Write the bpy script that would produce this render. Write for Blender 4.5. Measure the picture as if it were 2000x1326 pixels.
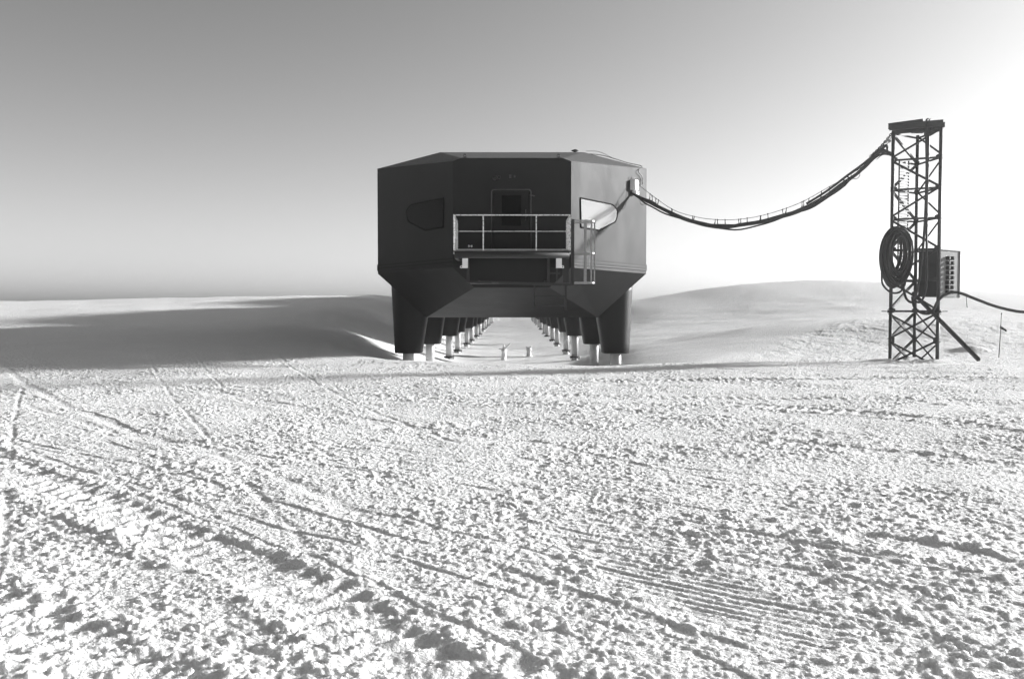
import bpy, bmesh, math, random
import numpy as np
from mathutils import Vector, Matrix

for o in list(bpy.data.objects):
    bpy.data.objects.remove(o)
SC = bpy.context.scene
COL = SC.collection
rnd = random.Random(7)

# ------------------------------------------------------------------ camera
EYE = 1.7                       # near snow is z = 0, +Y is away from the camera
FPX = 1700.0                    # focal length in photo pixels (photo is 2000 x 1326)
PITCH = math.radians(1.99)
cam = bpy.data.cameras.new('camera')
cam.sensor_width = 36.0
cam.lens = FPX / 2000.0 * 36.0
cam.clip_start = 0.1
cam.clip_end = 6000.0
camo = bpy.data.objects.new('camera', cam)
camo.location = (0, 0, EYE)
camo.rotation_euler = (math.pi / 2 - PITCH, 0, 0)
COL.objects.link(camo)
SC.camera = camo

# ------------------------------------------------------------------ sky + sun (black-and-white film: red channel of the sky)
SUN_AZ = 68.0                   # degrees clockwise from +Y, low sun on the right
SUN_EL = 13.7
world = bpy.data.worlds.new('World')
SC.world = world
world.use_nodes = True
nt = world.node_tree
nt.nodes.clear()
wo = nt.nodes.new('ShaderNodeOutputWorld')
bg = nt.nodes.new('ShaderNodeBackground')
sky = nt.nodes.new('ShaderNodeTexSky')
sky.sky_type = 'NISHITA'
sky.sun_disc = False
sky.sun_elevation = math.radians(SUN_EL)
sky.sun_rotation = math.radians(SUN_AZ)
sky.air_density = 1.0
sky.dust_density = 1.4
sky.ozone_density = 1.0
sep = nt.nodes.new('ShaderNodeSeparateColor')
nt.links.new(sky.outputs[0], sep.inputs[0])


def wmath(op, x, y):
    n = nt.nodes.new('ShaderNodeMath')
    n.operation = op
    for i, v in enumerate((x, y)):
        if isinstance(v, (int, float)):
            n.inputs[i].default_value = v
        else:
            nt.links.new(v, n.inputs[i])
    return n.outputs[0]


# black-and-white film behind a red filter (1.25 R - 0.25 B), film contrast with a soft shoulder
film = wmath('MAXIMUM', wmath('SUBTRACT', wmath('MULTIPLY', sep.outputs[0], 0.125), wmath('MULTIPLY', sep.outputs[2], 0.025)), 0.005)
film = wmath('POWER', film, 1.12)
film = wmath('DIVIDE', film, wmath('ADD', 1.0, wmath('MULTIPLY', film, 1.5)))
film = wmath('MULTIPLY', film, 10.4)
nt.links.new(film, bg.inputs[0])
bg.inputs[1].default_value = 0.1
nt.links.new(bg.outputs[0], wo.inputs[0])

sl = bpy.data.lights.new('sun', 'SUN')
sl.energy = 2.7
sl.angle = math.radians(3.5)   # sun veiled by blowing snow
sl.color = (1.0, 1.0, 1.0)
so = bpy.data.objects.new('sun', sl)
az, el = math.radians(SUN_AZ), math.radians(SUN_EL)
SUNV = Vector((math.sin(az) * math.cos(el), math.cos(az) * math.cos(el), math.sin(el)))
so.rotation_euler = (-SUNV).to_track_quat('-Z', 'Y').to_euler()
so.location = SUNV * 60
COL.objects.link(so)

SC.render.engine = 'CYCLES'
SC.cycles.use_denoising = True
SC.cycles.use_adaptive_sampling = True
SC.cycles.adaptive_threshold = 0.03
SC.cycles.max_bounces = 8
SC.cycles.diffuse_bounces = 4
SC.cycles.volume_bounces = 0
SC.view_settings.view_transform = 'Standard'
SC.view_settings.look = 'None'
SC.view_settings.gamma = 1.0
SC.view_settings.exposure = 1.9

# ------------------------------------------------------------------ measuring helpers (photo pixel -> place)
CP, SP = math.cos(PITCH), math.sin(PITCH)


def ray(px, py):
    u = (px - 1000.0) / FPX
    v = (663.0 - py) / FPX
    return Vector((u, CP + v * SP, -SP + v * CP))


def at_y(px, py, y):
    d = ray(px, py)
    return Vector((0, 0, EYE)) + d * (y / d.y)


def on_plane(px, py, p, n):
    d = ray(px, py)
    o = Vector((0, 0, EYE))
    return o + d * ((Vector(p) - o).dot(n) / d.dot(n))


def on_ground(px, py, z=0.0):
    d = ray(px, py)
    return Vector((0, 0, EYE)) + d * ((z - EYE) / d.z)


# ------------------------------------------------------------------ materials
def mat(name, base, rough=0.6, spec=0.5, metal=0.0, var=0.0, vscale=3.0, bump=0.0, bscale=60.0, stretch=(1, 1, 1),
        second=None, cover=0.5, cscale=20.0, ior=1.5):
    m = bpy.data.materials.new(name)
    m.use_nodes = True
    t = m.node_tree
    b = t.nodes['Principled BSDF']
    b.inputs['Base Color'].default_value = (base, base, base, 1)
    b.inputs['Roughness'].default_value = rough
    b.inputs['Specular IOR Level'].default_value = spec
    b.inputs['Metallic'].default_value = metal
    b.inputs['IOR'].default_value = ior
    tc = t.nodes.new('ShaderNodeTexCoord')
    mp = t.nodes.new('ShaderNodeMapping')
    mp.inputs['Scale'].default_value = stretch
    t.links.new(tc.outputs['Object'], mp.inputs[0])
    col = None
    if var:
        n = t.nodes.new('ShaderNodeTexNoise')
        n.inputs['Scale'].default_value = vscale
        n.inputs['Detail'].default_value = 8
        n.inputs['Roughness'].default_value = 0.65
        t.links.new(mp.outputs[0], n.inputs['Vector'])
        r = t.nodes.new('ShaderNodeMapRange')
        r.inputs['From Min'].default_value = 0.25
        r.inputs['From Max'].default_value = 0.75
        r.inputs['To Min'].default_value = base * (1 - var)
        r.inputs['To Max'].default_value = base * (1 + var)
        t.links.new(n.outputs[0], r.inputs[0])
        col = r.outputs[0]
        t.links.new(col, b.inputs['Base Color'])
        r2 = t.nodes.new('ShaderNodeMapRange')
        r2.inputs['To Min'].default_value = max(0.02, rough - 0.12)
        r2.inputs['To Max'].default_value = min(1, rough + 0.12)
        t.links.new(n.outputs[0], r2.inputs[0])
        t.links.new(r2.outputs[0], b.inputs['Roughness'])
    if second is not None:
        n2 = t.nodes.new('ShaderNodeTexNoise')
        n2.inputs['Scale'].default_value = cscale
        n2.inputs['Detail'].default_value = 6
        n2.inputs['Roughness'].default_value = 0.7
        t.links.new(mp.outputs[0], n2.inputs['Vector'])
        r3 = t.nodes.new('ShaderNodeMapRange')
        c = 0.5 + (0.5 - cover) * 0.5
        r3.inputs['From Min'].default_value = c - 0.04
        r3.inputs['From Max'].default_value = c + 0.04
        t.links.new(n2.outputs[0], r3.inputs[0])
        mx = t.nodes.new('ShaderNodeMix')
        mx.data_type = 'FLOAT'
        t.links.new(r3.outputs[0], mx.inputs[0])
        if col is not None:
            t.links.new(col, mx.inputs[2])
        else:
            mx.inputs[2].default_value = base
        mx.inputs[3].default_value = second
        t.links.new(mx.outputs[0], b.inputs['Base Color'])
    if bump:
        n3 = t.nodes.new('ShaderNodeTexNoise')
        n3.inputs['Scale'].default_value = bscale
        n3.inputs['Detail'].default_value = 6
        t.links.new(mp.outputs[0], n3.inputs['Vector'])
        bm = t.nodes.new('ShaderNodeBump')
        bm.inputs['Strength'].default_value = 1.0
        bm.inputs['Distance'].default_value = bump
        t.links.new(n3.outputs[0], bm.inputs['Height'])
        t.links.new(bm.outputs[0], b.inputs['Normal'])
    return m


M = {}


def snow_relief(m):
    """crumb-sized relief on the snow: two sizes of rounded cells plus fine grain."""
    t = m.node_tree
    b = t.nodes['Principled BSDF']
    tc = t.nodes.new('ShaderNodeTexCoord')
    w = t.nodes.new('ShaderNodeTexNoise')
    w.inputs['Scale'].default_value = 14.0
    w.inputs['Detail'].default_value = 3.0
    t.links.new(tc.outputs['Object'], w.inputs['Vector'])
    wm = t.nodes.new('ShaderNodeVectorMath')
    wm.operation = 'MULTIPLY_ADD'
    wm.inputs[1].default_value = (0.08, 0.08, 0.08)
    t.links.new(w.outputs['Color'], wm.inputs[0])
    t.links.new(tc.outputs['Object'], wm.inputs[2])
    acc = None
    for sc, amp in ((13.0, 0.009), (30.0, 0.011), (75.0, 0.008)):
        v = t.nodes.new('ShaderNodeTexVoronoi')
        v.feature = 'F1'
        v.inputs['Scale'].default_value = sc
        v.inputs['Randomness'].default_value = 1.0
        t.links.new(wm.outputs[0], v.inputs['Vector'])
        k = t.nodes.new('ShaderNodeMath')
        k.operation = 'MULTIPLY_ADD'
        k.inputs[1].default_value = -amp
        k.inputs[2].default_value = 0.0
        t.links.new(v.outputs['Distance'], k.inputs[0])
        if acc is not None:
            t.links.new(acc, k.inputs[2])
        acc = k.outputs[0]
    g = t.nodes.new('ShaderNodeTexNoise')
    g.inputs['Scale'].default_value = 9.0
    g.inputs['Detail'].default_value = 8.0
    g.inputs['Roughness'].default_value = 0.65
    t.links.new(tc.outputs['Object'], g.inputs['Vector'])
    k = t.nodes.new('ShaderNodeMath')
    k.operation = 'MULTIPLY_ADD'
    k.inputs[1].default_value = 0.026
    t.links.new(g.outputs[0], k.inputs[0])
    t.links.new(acc, k.inputs[2])
    bp = t.nodes.new('ShaderNodeBump')
    bp.inputs['Strength'].default_value = 1.0
    bp.inputs['Distance'].default_value = 1.0
    t.links.new(k.outputs[0], bp.inputs['Height'])
    t.links.new(bp.outputs[0], b.inputs['Normal'])


M['snow'] = mat('snow', 0.86, 0.75, 0.2, var=0.035, vscale=0.7)
snow_relief(M['snow'])
_b = M['snow'].node_tree.nodes['Principled BSDF']
_b.subsurface_method = 'BURLEY'
_b.inputs['Subsurface Weight'].default_value = 0.95
_b.inputs['Subsurface Radius'].default_value = (1.0, 1.0, 1.0)
_b.inputs['Subsurface Scale'].default_value = 0.022
M['snow_soft'] = mat('snow_soft', 0.84, 0.8, 0.2, bump=0.004, bscale=25.0)
M['hull'] = mat('hull_paint', 0.022, 0.6, 0.11, var=0.06, vscale=0.8, bump=0.0006, bscale=3.0, stretch=(1, 1, 0.6))
M['roof'] = mat('roof_paint_frost', 0.10, 0.6, 0.15, var=0.3, vscale=2.5, second=0.16, cover=0.45, cscale=14.0)
M['belt'] = mat('belt_rubber', 0.016, 0.6, 0.08, var=0.2)
M['seam'] = mat('seam_dark', 0.012, 0.6, 0.3)
M['leg'] = mat('leg_fairing_paint', 0.022, 0.5, 0.2, var=0.15, vscale=1.5, stretch=(1, 1, 0.3))
M['pillar'] = mat('pillar_white_paint', 0.55, 0.4, 0.5, var=0.06, vscale=4.0, bump=0.002, bscale=18.0)
M['glass'] = mat('window_glass', 0.001, 0.03, 0.05, ior=1.45)
# shading normal tipped skywards to steer the reflection; the panes themselves are flat
_t = M['glass'].node_tree
_g = _t.nodes.new('ShaderNodeNewGeometry')
_v = _t.nodes.new('ShaderNodeVectorMath')
_v.operation = 'ADD'
_v.inputs[1].default_value = (0, 0, 0.07)
_n = _t.nodes.new('ShaderNodeVectorMath')
_n.operation = 'NORMALIZE'
_t.links.new(_g.outputs['Normal'], _v.inputs[0])
_t.links.new(_v.outputs[0], _n.inputs[0])
_t.links.new(_n.outputs[0], _t.nodes['Principled BSDF'].inputs['Normal'])
#
M['painted_sky'] = mat('glass_painted_sky_reflection', 0.17, 0.03, 0.6, var=0.03, vscale=2.0)  # pale base colour stands in for bright sky mirrored in the right pane
M['gasket'] = mat('gasket_rubber', 0.008, 0.8, 0.05)
M['door'] = mat('door_paint', 0.010, 0.5, 0.15, var=0.12, vscale=4)
M['trim'] = mat('door_trim_metal', 0.06, 0.35, 0.5, metal=0.3, var=0.2, vscale=9)
M['rail'] = mat('frosted_rail', 0.16, 0.55, 0.5, second=0.85, cover=0.62, cscale=22.0)
M['galv'] = mat('galvanised_steel', 0.32, 0.45, 0.5, metal=0.35, var=0.25, vscale=14.0, second=0.65, cover=0.22, cscale=16.0)
M['dark_steel'] = mat('dark_steel', 0.02, 0.55, 0.5, var=0.3, vscale=10.0)
M['mast'] = mat('mast_steel', 0.022, 0.55, 0.5, metal=0.0, var=0.3, vscale=12.0, bump=0.001, bscale=90)
M['black'] = mat('black_enclosure', 0.008, 0.6, 0.4, var=0.2)
M['white'] = mat('white_enamel', 0.88, 0.35, 0.5, var=0.03)
M['cable'] = mat('cable_rubber', 0.02, 0.5, 0.5, var=0.3, vscale=20)
M['wire'] = mat('steel_wire', 0.18, 0.4, 0.5, metal=0.4)
M['cabinet'] = mat('cabinet_sheet_steel', 0.2, 0.7, 0.12, var=0.2, vscale=6.0, second=0.12, cover=0.2, cscale=9.0)
M['socket'] = mat('socket_plastic', 0.015, 0.6, 0.1)
M['ice'] = mat('rime_ice', 0.8, 0.6, 0.4, bump=0.02, bscale=14.0)
M['flag'] = mat('flag_cloth', 0.06, 0.9, 0.1)
M['bamboo'] = mat('bamboo_cane', 0.14, 0.6, 0.4, var=0.3, vscale=15)


# ------------------------------------------------------------------ mesh builder + object helpers
class MB:
    def __init__(s):
        s.v = []
        s.f = []
        s.sm = []

    def add(s, vs, fs, smooth=False):
        k = len(s.v)
        s.v += [tuple(v) for v in vs]
        s.f += [tuple(i + k for i in f) for f in fs]
        s.sm += [smooth] * len(fs)
        return s

    def box(s, lo, hi, mtx=None):
        x0, y0, z0 = lo
        x1, y1, z1 = hi
        vs = [Vector(p) for p in ((x0, y0, z0), (x1, y0, z0), (x1, y1, z0), (x0, y1, z0), (x0, y0, z1), (x1, y0, z1), (x1, y1, z1), (x0, y1, z1))]
        if mtx is not None:
            vs = [mtx @ v for v in vs]
        return s.add(vs, [(0, 3, 2, 1), (4, 5, 6, 7), (0, 1, 5, 4), (1, 2, 6, 5), (2, 3, 7, 6), (3, 0, 4, 7)])

    def bar(s, p, q, w, h, up=(0, 0, 1)):
        p, q = Vector(p), Vector(q)
        d = (q - p).normalized()
        u = Vector(up)
        if abs(d.dot(u)) > 0.98:
            u = Vector((0, 1, 0))
        a = d.cross(u).normalized()
        b = a.cross(d).normalized()
        vs = []
        for c in (p, q):
            for i, j in ((-1, -1), (1, -1), (1, 1), (-1, 1)):
                vs.append(c + a * (i * w / 2) + b * (j * h / 2))
        return s.add(vs, [(0, 1, 2, 3), (7, 6, 5, 4), (0, 4, 5, 1), (1, 5, 6, 2), (2, 6, 7, 3), (3, 7, 4, 0)])

    def angle(s, p, q, w, t, side):
        """L-profile (two thin plates) from p to q; side = outward direction."""
        p, q = Vector(p), Vector(q)
        d = (q - p).normalized()
        a = Vector(side)
        a = (a - d * a.dot(d)).normalized()
        b = d.cross(a).normalized()
        for (u, v) in ((a, b), (b, a)):
            vs = []
            for c in (p, q):
                vs += [c - v * (t / 2), c + u * w - v * (t / 2), c + u * w + v * (t / 2), c + v * (t / 2)]
            s.add(vs, [(0, 1, 2, 3), (7, 6, 5, 4), (0, 4, 5, 1), (1, 5, 6, 2), (2, 6, 7, 3), (3, 7, 4, 0)])
        return s

    def tube(s, pts, r, n=8, cap=True, closed=False):
        pts = [Vector(p) for p in pts]
        m = len(pts)
        rs = r if isinstance(r, (list, tuple)) else [r] * m
        vs = []
        prev = None
        for i, p in enumerate(pts):
            if closed:
                d = pts[(i + 1) % m] - pts[i - 1]
            else:
                d = pts[min(i + 1, m - 1)] - pts[max(i - 1, 0)]
            d.normalize()
            if prev is None:
                u = Vector((0, 0, 1)) if abs(d.z) < 0.9 else Vector((1, 0, 0))
                a = d.cross(u).normalized()
            else:
                a = (prev - d * prev.dot(d)).normalized()
            prev = a
            b = d.cross(a)
            for k in range(n):
                t = 2 * math.pi * k / n
                vs.append(p + (a * math.cos(t) + b * math.sin(t)) * rs[i])
        fs = []
        for i in range(m if closed else m - 1):
            j = (i + 1) % m
            for k in range(n):
                fs.append((i * n + k, i * n + (k + 1) % n, j * n + (k + 1) % n, j * n + k))
        s.add(vs, fs, True)
        if cap and not closed:
            k0 = len(s.v) - len(vs)
            s.f.append(tuple(k0 + k for k in range(n))[::-1])
            s.sm.append(False)
            s.f.append(tuple(k0 + (m - 1) * n + k for k in range(n)))
            s.sm.append(False)
        return s

    def loft(s, rings, cap=True, smooth=True):
        n = len(rings[0])
        vs = [v for r in rings for v in r]
        fs = []
        for i in range(len(rings) - 1):
            for k in range(n):
                fs.append((i * n + k, i * n + (k + 1) % n, (i + 1) * n + (k + 1) % n, (i + 1) * n + k))
        k0 = len(s.v)
        s.add(vs, fs, smooth)
        if cap:
            s.f.append(tuple(k0 + k for k in range(n))[::-1])
            s.sm.append(False)
            s.f.append(tuple(k0 + (len(rings) - 1) * n + k for k in range(n)))
            s.sm.append(False)
        return s

    def cyl(s, p, q, r, n=16, r2=None):
        return s.tube([p, q], [r, r if r2 is None else r2], n)

    def prism(s, outline, n, depth):
        """outline: list of Vectors on a plane; extruded along n by depth."""
        k = len(outline)
        n = Vector(n)
        vs = [Vector(p) for p in outline] + [Vector(p) + n * depth for p in outline]
        fs = [tuple(range(k))[::-1], tuple(range(k, 2 * k))]
        fs += [(i, (i + 1) % k, k + (i + 1) % k, k + i) for i in range(k)]
        return s.add(vs, fs)

    def mesh(s, name, bevel=0.0, seg=2):
        me = bpy.data.meshes.new(name)
        me.from_pydata(s.v, [], s.f)
        me.polygons.foreach_set('use_smooth', s.sm)
        me.update()
        bm = bmesh.new()
        bm.from_mesh(me)
        if bevel:
            bmesh.ops.remove_doubles(bm, verts=bm.verts, dist=1e-5)
        bmesh.ops.recalc_face_normals(bm, faces=bm.faces)
        if bevel:
            es = [e for e in bm.edges if len(e.link_faces) == 2 and e.calc_face_angle(0) > 0.12]
            bmesh.ops.bevel(bm, geom=es, offset=bevel, segments=seg, profile=0.6, affect='EDGES', clamp_overlap=True)
        bm.to_mesh(me)
        bm.free()
        return me

    def build(s, name, m, parent=None, bevel=0.0, origin=None):
        me = s.mesh(name, bevel)
        me.materials.append(M[m] if isinstance(m, str) else m)
        return link(name, me, parent, origin)


def link(name, me, parent=None, origin=None):
    o = bpy.data.objects.new(name, me)
    COL.objects.link(o)
    if parent is not None:
        o.parent = parent
        # meshes are written in world coordinates: undo the parents' offsets (they are pure translations)
        off = Vector((0, 0, 0))
        p = parent
        while p is not None:
            off += Vector(p.location)
            p = p.parent
        o.location = -off
    return o


def empty(name, loc):
    o = bpy.data.objects.new(name, None)
    o.empty_display_size = 0.3
    o.location = loc
    COL.objects.link(o)
    return o


def tag(o, label=None, cat=None, group=None, kind=None):
    if label:
        o['label'] = label
    if cat:
        o['category'] = cat
    if group:
        o['group'] = group
    if kind:
        o['kind'] = kind
    return o


def copy_tree(o, parent=None):
    c = o.copy()
    COL.objects.link(c)
    c.parent = parent
    for ch in list(o.children):
        copy_tree(ch, c)
    return c


def smooth_path(pts, n=8):
    """Catmull-Rom through pts."""
    pts = [Vector(p) for p in pts]
    P = [pts[0] * 2 - pts[1]] + pts + [pts[-1] * 2 - pts[-2]]
    out = []
    for i in range(1, len(P) - 2):
        a, b, c, d = P[i - 1], P[i], P[i + 1], P[i + 2]
        for k in range(n):
            t = k / n
            out.append(0.5 * ((2 * b) + (c - a) * t + (2 * a - 5 * b + 4 * c - d) * t * t + (3 * b - a - 3 * c + d) * t ** 3))
    out.append(pts[-1])
    return out


# ------------------------------------------------------------------ noise (numpy)
_ang = np.arange(256) / 256.0 * 2 * np.pi
_GX, _GY = np.cos(_ang).astype(np.float32), np.sin(_ang).astype(np.float32)


def _hash(ix, iy, seed):
    h = ix.astype(np.uint32) * np.uint32(374761393) + iy.astype(np.uint32) * np.uint32(668265263) + np.uint32((seed * 2246822519) & 0xffffffff)
    h = (h ^ (h >> np.uint32(13))) * np.uint32(1274126177)
    return h ^ (h >> np.uint32(16))


def perlin(x, y, seed=0):
    xi = np.floor(x)
    yi = np.floor(y)
    fx = (x - xi).astype(np.float32)
    fy = (y - yi).astype(np.float32)
    xi = xi.astype(np.int64)
    yi = yi.astype(np.int64)
    u = fx * fx * fx * (fx * (fx * 6 - 15) + 10)
    v = fy * fy * fy * (fy * (fy * 6 - 15) + 10)

    def g(dx, dy):
        h = _hash(xi + dx, yi + dy, seed) & np.uint32(255)
        return _GX[h] * (fx - dx) + _GY[h] * (fy - dy)
    a = g(0, 0)
    b = g(1, 0)
    c = g(0, 1)
    d = g(1, 1)
    ab = a + u * (b - a)
    cd = c + u * (d - c)
    return (ab + v * (cd - ab)) * 1.5


def fbm(x, y, scale, octs, seed=0, gain=0.5):
    r = np.zeros_like(x, dtype=np.float32)
    a = 1.0
    f = 1.0 / scale
    for k in range(octs):
        r += a * perlin(x * f + 17.3 * k, y * f - 9.1 * k, seed + k)
        a *= gain
        f *= 2.03
    return r


def lumps(x, y, cell, prob, seed, rmin=0.25, rmax=0.5, flat=0.6):
    """rounded clods: height (in units of cell) of the highest hemisphere over each point."""
    gx, gy = x / cell, y / cell
    xi = np.floor(gx).astype(np.int64)
    yi = np.floor(gy).astype(np.int64)
    out = np.zeros_like(x, dtype=np.float32)
    for dx in (-1, 0, 1):
        for dy in (-1, 0, 1):
            h = _hash(xi + dx, yi + dy, seed)
            px = (h & np.uint32(255)).astype(np.float32) / 255
            py = ((h >> np.uint32(8)) & np.uint32(255)).astype(np.float32) / 255
            pr = ((h >> np.uint32(16)) & np.uint32(255)).astype(np.float32) / 255
            rr = rmin + (rmax - rmin) * ((h >> np.uint32(24)) & np.uint32(255)).astype(np.float32) / 255
            d2 = (gx - (xi + dx + px)) ** 2 + (gy - (yi + dy + py)) ** 2
            q = np.sqrt(np.maximum(0, 1 - d2 / (rr * rr))) * rr * flat
            out = np.maximum(out, np.where(pr < prob, q, 0).astype(np.float32))
    return out


def sst(a, b, x):
    t = np.clip((x - a) / (b - a), 0, 1)
    return t * t * (3 - 2 * t)


# ------------------------------------------------------------------ terrain
RIM = [(-24, 420), (-19, 200), (-16.5, 100), (-14, 62), (-11, 43), (-8.2, 34), (-5, 28.6), (-1, 25.9), (3, 25.5), (6.2, 27.0), (8.4, 31),
       (12, 37), (20, 48), (30, 66), (40, 100), (44, 200), (44, 420)]


def seg_dist(x, y, ax, ay, bx, by):
    dx, dy = bx - ax, by - ay
    L2 = dx * dx + dy * dy
    t = np.clip(((x - ax) * dx + (y - ay) * dy) / L2, 0, 1)
    ex, ey = x - (ax + t * dx), y - (ay + t * dy)
    return np.sqrt(ex * ex + ey * ey), t


def rim_signed(x, y):
    """distance to the wind-scoop rim, positive inside the scoop."""
    d = np.full(x.shape, 1e9)
    inside = np.zeros(x.shape, dtype=bool)
    n = len(RIM)
    for i in range(n):
        ax, ay = RIM[i]
        bx, by = RIM[(i + 1) % n]
        dd, _ = seg_dist(x, y, ax, ay, bx, by)
        d = np.minimum(d, dd)
        c = (ay > y) != (by > y)
        with np.errstate(divide='ignore', invalid='ignore'):
            xx = ax + (y - ay) * (bx - ax) / (by - ay if by != ay else 1e-9)
        inside ^= c & (x < xx)
    return np.where(inside, d, -d)


def softplus(v, k):
    return k * np.logaddexp(0.0, v / k)


def base_height(x, y):
    s = rim_signed(x, y)
    wd = 10.5 + 20.0 * sst(1, 9, x) * sst(29, 42, y)
    inside = sst(0.0, 1.0, s / wd) * (1 - 0.8 * sst(60, 140, y) * sst(5, 24, x))
    lip = 0.04 * np.exp(-(s / 1.6) ** 2)
    # ground outside the scoop
    left = sst(-2, -10, x)
    bank = 2.75 * sst(30, 112, y) * (1 - 0.35 * sst(20, 80, -x)) * left
    mound = 1.2 * sst(29.5, 43, y) * sst(5.5, 20, x) * (1 - sst(50, 95, y))
    hill = 7.2 * np.exp(-((x - 58) / 38.0) ** 2) * sst(55, 175, y) * (1 - sst(210, 360, y))
    rise = 0.6 * sst(19, 34, y) * sst(-3, -14, x)
    far = 0.9 * sst(120, 400, np.hypot(x, y))
    fadeb = 1 - sst(180, 420, y)
    out = far + (bank + hill) * fadeb + mound + lip + rise
    floor = -2.55 + 0.17 * softplus(-x, 1.5) * np.exp(-softplus(y - 40, 12.0) / 90.0) + 0.0115 * softplus(y - 90, 15.0) + 0.085 * (softplus(x + 3, 2.0) - softplus(x - 12, 3.0))
    z = out * (1 - inside) + np.minimum(floor, out + 2.0) * inside
    # little drifts at the mast's feet and the foot of its stay
    for fx, fy, fh in ((12.45, 28.64, 0.10), (13.71, 28.03, 0.12), (13.61, 29.43, 0.10), (17.25, 32.4, 0.20)):
        z = z + fh * np.exp(-(((x - fx + 0.15) / 0.55) ** 2 + ((y - fy) / 0.4) ** 2))
    # wind-carved ripples on the smooth banks
    soft = sst(0.5, 3.0, s) + sst(46, 60, y) * (1 - sst(0.5, 3.0, s))
    q = (x * 0.45 + y * 0.89) / 1.1 + 0.6 * fbm(x, y, 6.0, 2, 31)
    z = z + soft * (1 - sst(90, 200, y)) * 0.022 * np.abs(perlin(q, (x * 0.89 - y * 0.45) / 4.5, 30)) * (0.4 + np.clip(0.5 + fbm(x, y, 14.0, 2, 32), 0, 1))
    # gentle drifts
    z = z + 0.10 * fbm(x, y, 9.0, 2, 3) * sst(30, 60, np.hypot(x, y)) + 0.045 * fbm(x, y, 5.0, 2, 5)
    return z, s


# vehicle tracks: photo-measured centre lines on the flat near field
def G(*pts):
    return [tuple(on_ground(px, py)[:2]) for px, py in pts]


TRACKS = [
    # kind, line, width, strength
    ('tread', G((-150, 800), (0, 905), (300, 1025), (600, 1150), (830, 1326), (900, 1420)), 0.50, 0.9),
    ('wall', G((40, 868), (330, 985), (640, 1095), (900, 1215), (1130, 1326), (1250, 1400)), 0.10, 0.7),
    ('wall', G((0, 757), (160, 800), (330, 860), (600, 905), (1000, 960), (1400, 1030), (1660, 1085), (2000, 1160)), 0.06, 0.75),
    ('wall', G((150, 835), (400, 925), (800, 1015), (1250, 1125), (1650, 1215), (2000, 1300)), 0.05, 0.6),
    ('wall', G((1050, 860), (1400, 935), (1660, 975), (2000, 1010), (2300, 1060)), 0.06, 0.7),
    ('wall', G((700, 880), (1000, 930), (1400, 1000), (1800, 1050), (2200, 1130)), 0.05, 0.5),
    ('wall', G((1100, 1030), (1400, 1095), (1760, 1145), (2100, 1220)), 0.05, 0.6),
    ('groove', G((255, 648), (275, 690), (330, 765), (400, 850), (480, 945), (600, 1060)), 0.08, 0.5),
    ('groove', G((325, 655), (400, 725), (500, 800), (640, 890), (760, 960)), 0.08, 0.5),
    ('groove', G((85, 670), (60, 720), (35, 790), (20, 900), (10, 1000), (-10, 1150)), 0.07, 0.6),
    ('groove', G((0, 720), (60, 755), (150, 800), (280, 850), (420, 880)), 0.2, 0.8),
    ('groove', G((-60, 740), (90, 805), (250, 850), (450, 900), (700, 1000)), 0.16, 0.6),
    ('groove', G((560, 1160), (800, 1235), (960, 1326)), 0.12, 0.8),
    ('tread', G((1180, 742), (1500, 742), (1800, 738), (2200, 748)), 0.55, 0.8),
    ('tread', G((1450, 790), (1750, 815), (2050, 860), (2400, 910)), 0.5, 0.8),
    ('tread', G((1700, 1060), (1900, 1095), (2150, 1160)), 0.42, 0.9),
    ('tread', G((1500, 860), (1800, 890), (2100, 925)), 0.5, 0.6),
    ('tread', G((-300, 1080), (0, 1190), (260, 1326), (380, 1420)), 0.5, 0.8),
    ('tread', G((1000, 1326), (1250, 1420), (1500, 1600)), 0.5, 0.8),
    ('tread', G((400, 760), (600, 800), (900, 850), (1200, 880)), 0.45, 0.4),
]
TRACKS += [
    ('wall', G((-200, 700), (100, 770), (420, 830), (800, 880), (1200, 935), (1600, 985), (2100, 1060)), 0.05, 0.5),
    ('wall', G((-100, 830), (250, 905), (560, 985), (900, 1080), (1250, 1190), (1600, 1326), (1700, 1370)), 0.06, 0.8),
    ('wall', G((0, 880), (300, 960), (640, 1050), (980, 1150), (1330, 1270), (1600, 1390)), 0.05, 0.7),
    ('wall', G((900, 1010), (1250, 1075), (1600, 1130), (2000, 1200), (2300, 1260)), 0.05, 0.6),
    ('wall', G((1300, 905), (1600, 940), (1900, 975), (2200, 1010)), 0.05, 0.6),
    ('wall', G((0, 690), (300, 735), (700, 775), (1100, 800), (1500, 830), (2000, 880)), 0.05, 0.5),
    ('tread', G((900, 770), (1300, 775), (1700, 780), (2200, 790)), 0.5, 0.55),
    ('tread', G((200, 740), (600, 765), (1000, 790), (1400, 815)), 0.45, 0.4),
    ('groove', G((520, 690), (640, 760), (800, 830), (1000, 900)), 0.10, 0.6),
]
CORD = G((1080, 1045), (1480, 1130), (1800, 1290), (1500, 1300), (1150, 1150))


def track_field(x, y, line):
    best = np.full(x.shape, 1e9, dtype=np.float64)
    sgn = np.zeros(x.shape)
    arc = np.zeros(x.shape)
    acc = 0.0
    pts = [Vector((p[0], p[1], 0)) for p in line]
    pts = smooth_path(pts, 4)
    for a, b in zip(pts[:-1], pts[1:]):
        L = (b - a).length
        d, t = seg_dist(x, y, a.x, a.y, b.x, b.y)
        cr = (b.x - a.x) * (y - a.y) - (b.y - a.y) * (x - a.x)
        m = d < best
        best = np.where(m, d, best)
        sgn = np.where(m, np.sign(cr), sgn)
        arc = np.where(m, acc + t * L, arc)
        acc += L
    return best * sgn, arc


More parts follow.
